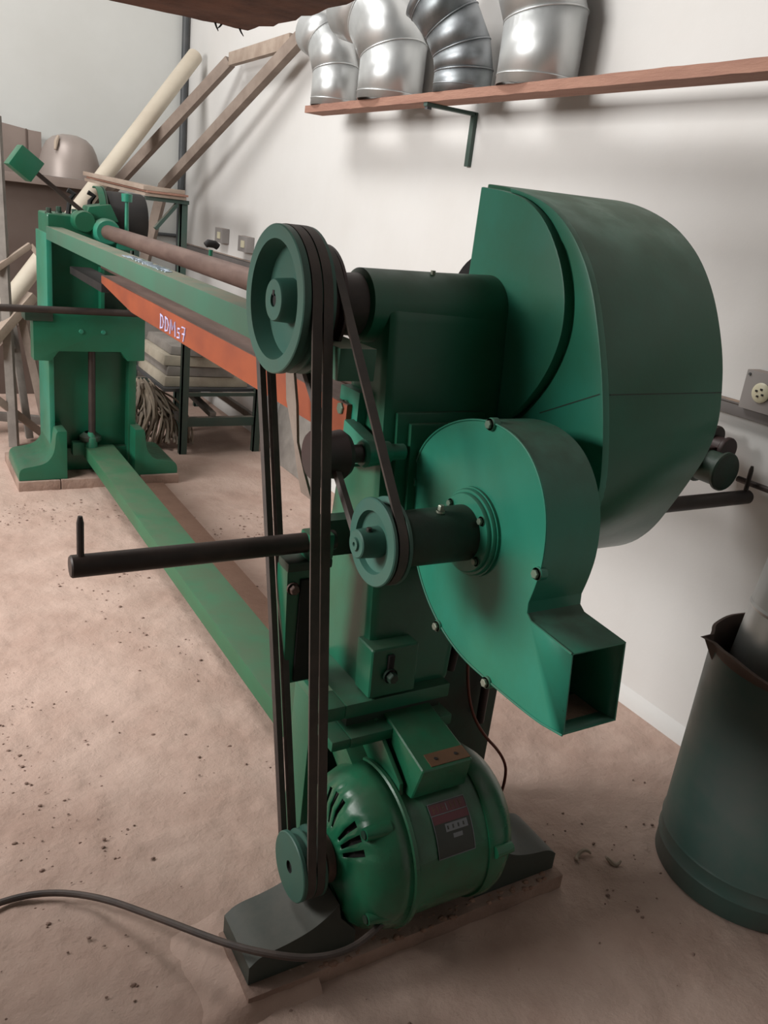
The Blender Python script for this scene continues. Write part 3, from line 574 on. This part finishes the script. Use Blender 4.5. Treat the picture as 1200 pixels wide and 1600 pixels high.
# ---------------------------------------------------------------- drive belts
def belt(name, c1, r1, c2, r2, x0, x1, th, m, label, group=None):
    # c1 upper (big), c2 lower, both (y, z); open belt loop
    d = Vector((c2[0] - c1[0], c2[1] - c1[1])); D = d.length; base = math.atan2(d.y, d.x); ph = math.acos((r1 - r2) / D)
    pts = []
    for i in range(33): a = base + ph + (2 * PI - 2 * ph) * i / 32; pts.append((c1, r1, a))
    for i in range(17): a = base - ph + 2 * ph * i / 16; pts.append((c2, r2, a))
    out_ = [(c[0] + r * math.cos(a), c[1] + r * math.sin(a)) for c, r, a in pts]
    inn = [(c[0] + (r - th) * math.cos(a), c[1] + (r - th) * math.sin(a)) for c, r, a in pts]
    n = len(pts); vs = []
    for o_, i_ in zip(out_, inn): vs += [(x0, *o_), (x1, *o_), (x0 + .003, *i_), (x1 - .003, *i_)]
    fs = []
    for k in range(n):
        q, s_ = k * 4, (k + 1) % n * 4; fs += [(q, q + 1, s_ + 1, s_), (q + 2, s_ + 2, s_ + 3, q + 3), (q, s_, s_ + 2, q + 2), (q + 1, q + 3, s_ + 3, s_ + 1)]
    o = B().add(vs, fs).build(name, m, loc=((x0 + x1) / 2, c2[0], c2[1])); return tag(o, label, 'belt', group)
belt('drive_belt', (SY, SZ), R + .001, (MY, MZ), .071, .643, .6615, .011, 'belt', 'long dark V-belt between big pulley and motor, the outer one of the pair', 'drive belts to the motor')
belt('drive_belt', (SY, SZ), R + .001, (MY, MZ), .071, .6645, .683, .011, 'belt', 'long dark V-belt between big pulley and motor, the inner one nearer the stand', 'drive belts to the motor')
belt('fan_belt', (SY, SZ), r2 + .002, (FY, FZ), .077, .703, .720, .010, 'belt', 'short V-belt slanting down to the grey pulley of the blower')

# ---------------------------------------------------------------- wall shelf and ducts
sh = thing('wall_shelf', (1.95, 3.0, 1.935), 'long reddish-brown dusty plank shelf high on the white wall', 'shelf')
b = B(); N_ = 60
for i in range(N_ + 1):
    y = .9 + (4.18 - .9) * i / N_; j = lambda s: .0025 * noise.noise((y * 14, s, 0))
    b.v += [Vector((1.895 + j(1), y, 1.936 + j(2))), Vector((1.995, y, 1.936)), Vector((1.995, y, 1.968)), Vector((1.895 + j(3), y, 1.968 + j(4)))]
for i in range(N_):
    q = i * 4
    for k in range(4): b.f.append((q + k, q + (k + 1) % 4, q + 4 + (k + 1) % 4, q + 4 + k))
b.f += [(3, 2, 1, 0), tuple(N_ * 4 + k for k in range(4))]
b.build('plank', 'board', sh)
for y in (3.06, 1.35):
    k = B().box(1.90, 2.14, y - .014, y + .014, 1.922, 1.936).build('bracket', 'rackgreen', sh, bevel=.002)
    B().box(2.132, 2.149, y - .014, y + .014, 1.73, 1.936).build('bracket_leg', 'rackgreen', k, bevel=.002)
    B().box(1.905, 1.925, y - .010, y + .010, 1.912, 1.922).build('bracket_screw', 'darkpipe', k)
def elbow(name, x, y, z, r, h0, segs, m, label, lip=True, dirv=(-.5, .85)):
    t = thing(name, (x, y, z), label, 'duct', 'duct elbows on the shelf')
    dv = Vector((dirv[0], dirv[1], 0)).normalized(); pts = [Vector((x, y, z)), Vector((x, y, z + h0))]; ang = 0
    dirs = [Vector((0, 0, 1))]
    for L_, a_ in segs:
        ang = math.radians(a_); d = Vector((0, 0, 1)) * math.cos(ang) + dv * math.sin(ang); dirs.append(d); pts.append(pts[-1] + d * L_)
    sidev = dv.cross(Vector((0, 0, 1))).normalized(); n = 40; rings = []
    for i, p in enumerate(pts):
        if i == 0: tn = dirs[0]; f = 1
        elif i == len(pts) - 1: tn = dirs[-1]; f = 1
        else: tn = (dirs[i - 1] + dirs[i]).normalized(); f = 1 / max(.3, tn.dot(dirs[i]))
        u_ = tn.cross(sidev).normalized()
        rings.append([p + sidev * r * math.cos(2 * PI * k / n) + u_ * r * f * math.sin(2 * PI * k / n) for k in range(n)])
    for i in range(len(pts) - 1):
        b = B(); b.v = list(rings[i]) + list(rings[i + 1]); b.f = [(k, (k + 1) % n, n + (k + 1) % n, n + k) for k in range(n)]
        g = b.build('collar' if i == 0 else 'gore', m, t, ang=30)
        md = g.modifiers.new('thick', 'SOLIDIFY'); md.thickness = .002; md.offset = -1
        if i > 0: B().tube(rings[i] + [rings[i][0]], .0028, 6).build('seam', m, g)
    B().tube([q + Vector((0, 0, .03)) for q in rings[0]] + [rings[0][0] + Vector((0, 0, .03))], .0025, 6).build('bead', m, t)
    return t
ZS = 1.969
elbow('duct_elbow', 2.0, 2.52, ZS, .138, .215, [(.24, 24), (.22, 48), (.10, 72)], 'galv', 'shiny galvanised duct elbow nearest the camera on the plank shelf')
elbow('duct_elbow', 2.0, 2.97, ZS, .112, .085, [(.08, 14), (.10, 30), (.12, 46), (.04, 60)], 'galvdark', 'darker grey duct elbow with close seams and a visible open mouth', dirv=(-.75, .6))
elbow('duct_elbow', 1.995, 3.52, ZS, .143, .19, [(.21, 38), (.17, 76)], 'galv', 'shiny duct elbow, third from the near end of the shelf, beside the darker one', dirv=(-.3, .95))
elbow('duct_elbow', 1.99, 4.06, ZS, .112, .16, [(.15, 28), (.14, 66)], 'galv', 'smallest shiny duct elbow standing at the far end of the shelf', dirv=(-.2, 1))

# ---------------------------------------------------------------- bin
bn = thing('metal_bin', (1.84, .94, 0), 'dark green dented metal drum standing by the wall, at the right edge', 'bin')
bx, by, brd, bh = 1.84, .94, .222, .635
B().lathe([(.0, .05), (.0, brd - .004), (.004, brd), (.055, brd), (.06, brd + .003), (.066, brd), (.098, brd), (.103, brd + .003), (.109, brd), (bh - .024, brd - .002)], (bx, by, 0), 'z', 72).build('bin_body', 'bin', bn, ang=50)
b = B(); n = 72
for j, (dz, dr) in enumerate(((-.024, -.002), (-.014, -.002), (0, .004), (.002, -.004), (-.06, -.008), (-.20, -.008))):
    for k in range(n):
        a = 2 * PI * k / n; wob = .010 * noise.noise((math.cos(a) * 2, math.sin(a) * 2, 1)) if j in (1, 2, 3) else 0
        r_ = brd + dr
        # torn corner bent outwards
        da = abs((a - math.radians(140) + PI) % (2 * PI) - PI)
        if da < .10 and j in (2, 3): r_ += .030 * (1 - da / .10)
        b.v.append(Vector((bx + r_ * math.cos(a), by + r_ * math.sin(a), bh + dz + wob)))
for j in range(5):
    for k in range(n): b.f.append((j * n + k, j * n + (k + 1) % n, (j + 1) * n + (k + 1) % n, (j + 1) * n + k))
b.build('bin_rim', 'binrust', bn, ang=60)
B().lathe([(.02, 0), (.02, brd - .01)], (bx, by, 0), 'z', 48).build('bin_bottom', 'binrust', bn)
B().lathe([(.02, brd - .008), (bh - .1, brd - .008)], (bx, by, 0), 'z', 48).build('bin_lining', 'binrust', bn)
dc = thing('sheet_duct', (1.86, .90, .45), 'shiny galvanised sheet duct standing inside the green drum', 'duct')
ax_ = Vector((.16, .02, 1)).normalized()
g = B().lathe([(0, .205), (.42, .198), (.80, .190)], (1.843, .935, .22), ax_, 48).build('duct_shell', 'galv', dc)
md = g.modifiers.new('thick', 'SOLIDIFY'); md.thickness = .002
B().lathe([(.475, .197), (.482, .200), (.489, .197)], (1.843, .935, .22), ax_, 48).build('duct_seam', 'galv', dc)

# ---------------------------------------------------------------- cable
def smooth3(p, k=3):
    p = [Vector(q) for q in p]
    for _ in range(k):
        q = [p[0]]
        for a, c in zip(p[:-1], p[1:]): q += [a * .75 + c * .25, a * .25 + c * .75]
        q.append(p[-1]); p = q
    return p
o = B().tube(smooth3([(-.25, 1.42, .008), (-.05, 1.50, .008), (.08, 1.545, .010), (.20, 1.545, .012), (.31, 1.47, .025), (.40, 1.30, .085), (.49, 1.14, .132), (.56, 1.075, .140), (.63, 1.045, .130), (.70, 1.035, .130), (.76, 1.045, .14), (.80, 1.06, .15)]), .0072, 10).build('power_cable', 'cable', loc=(.3, 1.4, 0))
tag(o, 'dusty black power cable curling across the floor to the motor', 'cable')
o = B().tube(smooth3([(1.14, 1.36, .62), (1.15, 1.345, .45), (1.20, 1.34, .33), (1.325, 1.345, .20), (1.335, 1.34, .12), (1.30, 1.33, .045)]), .004, 8).build('thin_wire', 'redwire', loc=(1.2, 1.34, 0))
tag(o, 'thin reddish wire dangling behind the right side of the motor', 'wire')

# ---------------------------------------------------------------- overhead board
ob = thing('overhead_board', (.1, 1.7, 1.9), 'rough brown wooden board overhead, cut by the top of the photo', 'board')
b = B(); n = 40; under = []
x0, x1, y0, y1 = -.9, .872, .55, 2.28
for i in range(n + 1):
    for j in range(n + 1):
        x = x0 + (x1 - x0) * i / n; y = y0 + (y1 - y0) * j / n
        e = 1 if (i in (0, n) or j in (0, n)) else 0
        xx = x + e * .006 * noise.noise((y * 22, x * 22, 2)); yy = y + e * .006 * noise.noise((x * 22, y * 22, 5))
        if i > n - 3 and j > n - 3: xx -= .018 * (i - n + 3) / 3; yy -= .018 * (j - n + 3) / 3
        b.v.append(Vector((xx, yy, 1.90 + .006 * noise.noise((x * 8, y * 8, 0)) + .004 * noise.noise((x * 30, y * 30, 0)))))
m_ = len(b.v)
for k in range(m_): b.v.append(b.v[k] + Vector((0, 0, .045)))
I = lambda i, j: i * (n + 1) + j
for i in range(n):
    for j in range(n):
        b.f.append((I(i, j), I(i + 1, j), I(i + 1, j + 1), I(i, j + 1))); b.f.append(tuple(m_ + q for q in (I(i, j + 1), I(i + 1, j + 1), I(i + 1, j), I(i, j))))
for i in range(n):
    for c in ((I(i, 0), I(i + 1, 0)), (I(i, n), I(i + 1, n)), (I(0, i), I(0, i + 1)), (I(n, i), I(n, i + 1))): b.f.append((c[0], c[1], c[1] + m_, c[0] + m_))
b.build('board', 'over', ob, ang=50)
for x in (-.7, .5):
    for y in (.8, 1.5): B().cyl((x, y, 1.94), (x, y, 4.9), .008, n=8).build('hanger_rod', 'darkpipe', ob)
for (x, y, dx, dz) in ((.765, 2.262, .01, -.020), (.785, 2.264, -.012, -.014), (.825, 2.255, .014, -.020)):
    B().tube([(x, y, 1.903), (x + dx * .5, y, 1.903 + dz * .6), (x + dx, y, 1.903 + dz)], [.003, .0022, .001], 5).build('splinter', 'black', ob)

# ---------------------------------------------------------------- rack with boards, behind on the right of the far stand
rk = thing('steel_rack', (1.75, 5.1, 0), 'tall green-grey steel angle rack between far stand and wall', 'rack')
for x, y, h in ((1.51, 4.73, .95), (1.98, 4.73, .62), (1.615, 5.20, 1.425), (1.51, 5.90, 1.425), (1.98, 5.90, .62)):
    B().box(x - .022, x + .022, y - .004, y + .004, 0, h).box(x - .022, x - .014, y - .004, y + .036, 0, h).build('leg', 'rackgreen', rk)
for y in (4.74, 5.87): B().box(1.51, 2.0, y - .006, y + .03, .17, .225).build('cross_rail', 'rackgreen', rk, bevel=.002)
for x in (1.51, 1.98): B().box(x - .015, x + .015, 4.74, 5.9, .185, .225).build('side_rail', 'greywood', rk, bevel=.002)
B().bar((1.70, 4.76, .235), (1.62, 5.46, .35), .04, .03).build('brace', 'greywood', rk)
B().bar((1.44, 5.19, 1.27), (1.57, 5.20, 1.42), .03, .02).build('brace', 'rackgreen', rk)
B().box(1.38, 1.64, 5.18, 5.215, 1.425, 1.447).build('top_rail', 'rackgreen', rk, bevel=.002)
B().box(1.60, 1.64, 5.20, 5.92, 1.425, 1.447).build('top_rail', 'rackgreen', rk, bevel=.002)
B().box(1.40, 1.99, 4.78, 5.46, .375, .395).build('shelf_plate', 'darkpipe', rk)
for x, y in ((1.51, 4.75), (1.51, 5.47)): B().box(x - .01, x + .47, y - .01, y + .01, .355, .377).build('shelf_rail', 'rackgreen', rk)
q = [(1.36, 5.16), (1.60, 5.14), (1.66, 5.9), (1.14, 5.75)]
zz = 1.448
for i, th in enumerate((.018, .012, .024)):
    dx = (.012, .02, 0)[i]; dy = (.01, -.004, .0)[i]
    o = B().hexa([(x + dx, y + dy, zz + u_) for (x, y), u_ in zip(q, (0, 0, 0, .04))] + [(x + dx, y + dy, zz + th + u_) for (x, y), u_ in zip(q, (0, 0, 0, .04))]).build('wooden_board', 'pine' if i != 1 else 'board', bevel=.002, loc=(1.3, 4.95, zz))
    tag(o, ('dusty wooden board at the bottom of the small stack on the steel rack', 'thin reddish board in the middle of the small stack on the rack', 'top board of the small stack on the rack behind the black wheel')[i], 'board', 'boards on the rack'); zz += th + .001
# pale lumber blocks on the low shelf
zz = .396
labs = ['pale thick lumber piece lying lowest on the rack shelf', 'pale lumber piece in the second layer on the rack shelf', 'pale lumber piece in the third layer on the rack shelf', 'pale short lumber piece on top of the rack shelf stack']
for i in range(4):
    h = (.06, .055, .06, .05)[i]; xa = 1.41 + (.0, .02, .005, .05)[i]; xb = 1.93 - i * .09
    o = B().hexa([(xa, 4.82 + .02 * i, zz), (xb, 4.80, zz), (xb, 5.40, zz), (xa, 5.42, zz), (xa + .01, 4.83 + .02 * i, zz + h), (xb, 4.81, zz + h), (xb, 5.40, zz + h), (xa + .01, 5.41, zz + h)]).build('lumber_block', 'lumber' if i % 2 == 0 else 'greywood', bevel=.01, loc=(1.6, 5.1, zz))
    tag(o, labs[i], 'lumber', 'lumber on the rack shelf'); zz += h + .002
# leaning grey slab at the foot of the wall
o = B().hexa([(2.02, 4.0, 0), (2.10, 4.0, 0), (2.10, 4.62, 0), (2.02, 4.62, 0), (2.085, 4.0, .42), (2.145, 4.0, .42), (2.145, 4.62, .40), (2.085, 4.62, .40)]).build('grey_board', 'greywood', bevel=.004, loc=(2.07, 4.3, 0)); tag(o, 'grey board leaning against the wall behind the rack foot', 'board')
# bundle of dry fibre
b = B()
for i in range(90):
    a = random.uniform(-.5, .5); s0 = random.uniform(0, .10)
    p = [(1.36 + a * .12, 5.02 + random.uniform(-.06, .06), .40 - s0), (1.40 + a * .25 + .05 * math.sin(i), 4.95 + random.uniform(-.06, .06), .30 - s0 * .6), (1.42 + a * .40, 4.92 + random.uniform(-.08, .08), .16), (1.38 + a * .5, 4.90 + random.uniform(-.1, .1), .015 + random.uniform(0, .04))]
    b.tube(smooth3(p, 2), random.uniform(.004, .011), 5)
o = b.build('fibre_bundle', 'fibre', loc=(1.4, 4.95, 0)); tag(o, 'heap of dry tan and grey strips slumped under the rack', 'fibre', kind='stuff')

# ---------------------------------------------------------------- leaning timbers and tube in the corner
L_ = (Vector((2.06, 6.49, 2.41)) - Vector((.04, 5.01, .05))).length
o = B().lathe([(0, 0), (0, .050), (L_, .055), (L_, .047), (L_ - .1, .045), (L_ - .1, 0)], (.04, 5.01, .05), Vector((2.06, 6.49, 2.41)) - Vector((.04, 5.01, .05)), 28).build('cream_tube', 'cream', loc=(.04, 5.01, 0)); tag(o, 'long cream-coloured tube leaning into the room corner', 'tube')
wf = thing('timber_frame', (1.6, 5.9, 0), 'leaning frame of old timber studs against the white wall', 'frame')
def stud(p, q_, w_=.05, h_=.07, m='pinedark', par=None): return B().bar(p, q_, w_, h_).build('stud', m, par, bevel=.003)
A0, A1 = Vector((2.04, 4.56, 2.36)), Vector((1.87, 6.30, 1.59)); dA = (A1 - A0)
C0, C1 = Vector((2.04, 5.70, 2.31)), Vector((1.62, 6.45, 1.62)); dC = (C1 - C0)
stud(A0, A0 + dA * 1.12, par=wf, m='pinedark'); stud(C0, C0 + dC * 1.55, par=wf, m='pinedark')
stud(A0 + dA * .08 + Vector((0, 0, .03)), C0 + Vector((0, -.02, .01)), .04, .075, 'pine', wf)
stud(A0 + dA * 1.1, A0 + dA * 1.1 + Vector((-.25, .25, -1.35)), par=wf)

# ---------------------------------------------------------------- background machine on the left
cb = thing('dust_cabinet', (.9, 6.5, 0), 'dark brown cabinet with a taupe hood standing at the back wall', 'cabinet')
B().box(-.15, 1.30, 6.32, 6.90, 0, 1.43).build('cabinet_body', 'cab', cb, bevel=.005)
B().box(-.2, 1.36, 6.22, 6.90, 1.43, 1.49).build('ledge', 'cabtop', cb, bevel=.006)
hp = [(-.05, 1.49), (-.05, 1.86), (.45, 1.835), (.75, 1.79), (.95, 1.765), (1.02, 1.762), (1.02, 1.49)]
B().prism(hp, 'y', 6.50, 6.88).build('hood_sheet', 'cabtop', cb, bevel=.004)
for x in (.66, .92): B().box(x, x + .008, 6.492, 6.502, 1.49, 1.77).build('hood_seam', 'cab', cb)
dr = thing('sheet_metal_drum', (1.27, 6.45, 1.49), 'round-shouldered galvanised metal drum on the ledge of the brown cabinet', 'drum')
B().lathe([(0, 0), (0, .20), (.10, .195), (.17, .175), (.22, .15), (.255, .11), (.275, .05), (.278, 0)], (1.19, 6.44, 1.492), 'z', 40).build('drum_shell', 'dulltin', dr)
B().tube([(1.07, 6.285, 1.66), (1.08, 6.30, 1.71), (1.10, 6.34, 1.745)], [.008, .014, .01], 8).build('paint_splash', 'chip', dr)
for x, y0 in ((.62, 5.0),):
    o = B().bar((.60, 5.0, .75), (.55, 5.02, 1.72), .03, .05, up=(0, 1, 0)).build('timber_strip', 'greywood', loc=(.6, 5.0, .75))
# trestle of loose studs
tr = thing('wooden_trestle', (.55, 5.4, 0), 'jumble of pale timber studs forming a trestle beside the far stand', 'trestle')
bpy.data.objects.remove(o)
def S_(p, q_, w_=.045, h_=.045, m='pinedark'): B().bar(p, q_, w_, h_).build('stud', m, tr, bevel=.003)
S_((.60, 5.0, 0), (.57, 5.02, 1.75), .03, .05, 'greywood')
S_((.46, 4.95, .56), (.73, 5.05, .86), .06, .05, 'pine')
S_((.44, 5.2, .42), (.72, 5.1, .80), .05, .05, 'pinedark')
S_((.66, 5.05, .80), (.80, 5.0, .0), .045, .045, 'pinedark')
S_((.50, 5.0, .30), (.80, 5.1, .02), .05, .04, 'pinedark')
S_((.52, 4.98, .98), (.72, 5.02, 1.13), .03, .03, 'pine')
S_((.72, 5.02, 1.13), (.80, 5.0, 1.03), .025, .025, 'pine')
S_((.50, 5.1, .90), (.62, 5.1, .55), .05, .04, 'greywood')
S_((.62, 5.12, .75), (.70, 5.12, .02), .05, .04, 'greywood')
S_((.45, 5.3, .12), (.90, 5.35, .05), .05, .05, 'greywood')
S_((.35, 5.3, .70), (.75, 5.3, .72), .05, .04, 'pinedark')

# ---------------------------------------------------------------- debris on the floor
def clod(x, y, r, m='clod'):
    b = B(); n = 6
    for j in range(3):
        for k in range(n):
            a = 2 * PI * k / n; rr = r * (1, .8, .3)[j] * random.uniform(.6, 1.3); b.v.append(Vector((x + rr * math.cos(a) * 1.4, y + rr * math.sin(a), -.003 + r * (0, .5, .8)[j])))
    for j in range(2):
        for k in range(n): b.f.append((j * n + k, j * n + (k + 1) % n, (j + 1) * n + (k + 1) % n, (j + 1) * n + k))
    b.f.append(tuple(range(2 * n, 3 * n))); return b
bb = B()
for i in range(5200):
    x = random.uniform(.05, 2.05); y = random.uniform(.75, 4.1)
    if noise.noise((x * 2.2, y * 2.2, 4)) + .6 * noise.noise((x * 7, y * 7, 9)) < random.uniform(-.05, .55): continue
    c = clod(x, y, random.choice((.0012, .0015, .0018, .002, .0025, .003, .0045))); bb.add(c.v, c.f)
o = bb.build('floor_grit', 'clod', loc=(1, 2, 0)); tag(o, 'small brown clods and grit scattered over the sandy floor', 'grit', kind='stuff')
def curl(x, y, r, a0, m='chip'):
    pts = [(x + r * math.cos(a0 + t_ * .35), y + r * math.sin(a0 + t_ * .35) * .8, .006 + .006 * math.sin(t_ * .8)) for t_ in range(9)]
    return B().tube(pts, [.003 + .003 * math.sin(PI * i / 8) for i in range(9)], 6).build('wood_shaving', m, loc=(x, y, 0))
tag(curl(1.46, 1.13, .025, .3), 'curled pale wood shaving on the floor between motor and drum, the left one', 'shaving', 'wood shavings')
tag(curl(1.53, 1.10, .022, 2.4), 'curled pale wood shaving on the floor, the one nearer the green drum', 'shaving', 'wood shavings')
b = B(); nn_ = 26
for i in range(nn_ + 1):
    for j in range(nn_ + 1):
        x = .33 + .34 * i / nn_; y = .98 + .34 * j / nn_
        dx = max(0, .53 - x) if x < .53 else 0; dy = max(0, 1.10 - y); d = math.hypot(dx / .13, dy / .05)
        h = .034 * max(0, 1 - d) ** 1.3
        q_ = min(1, h / .012)
        b.v.append(Vector((x, y, -.016 + h + .014 * q_ + q_ * (.005 * noise.noise((x * 30, y * 30, 1)) + .004 * noise.noise((x * 60, y * 60, 4))))))
for i in range(nn_):
    for j in range(nn_): b.f.append((i * (nn_ + 1) + j, (i + 1) * (nn_ + 1) + j, (i + 1) * (nn_ + 1) + j + 1, i * (nn_ + 1) + j + 1))
o = b.build('dust_drift', 'floor', loc=(.5, 1.15, 0), ang=80); tag(o, 'drift of sandy dust banked against the left end of the plinth', 'dust', kind='stuff')
bb = B()
for i in range(70):
    x = random.uniform(.60, 1.30); y = 1.085 + abs(random.gauss(0, .03)) ; c = clod(x, y, random.uniform(.003, .008)); bb.add([v + Vector((0, 0, .036)) for v in c.v], c.f)
o = bb.build('plinth_dust', 'dirt', loc=(1, 1.1, 0)); tag(o, 'clumps of dust and shavings along the front of the plinth', 'dust', kind='stuff')
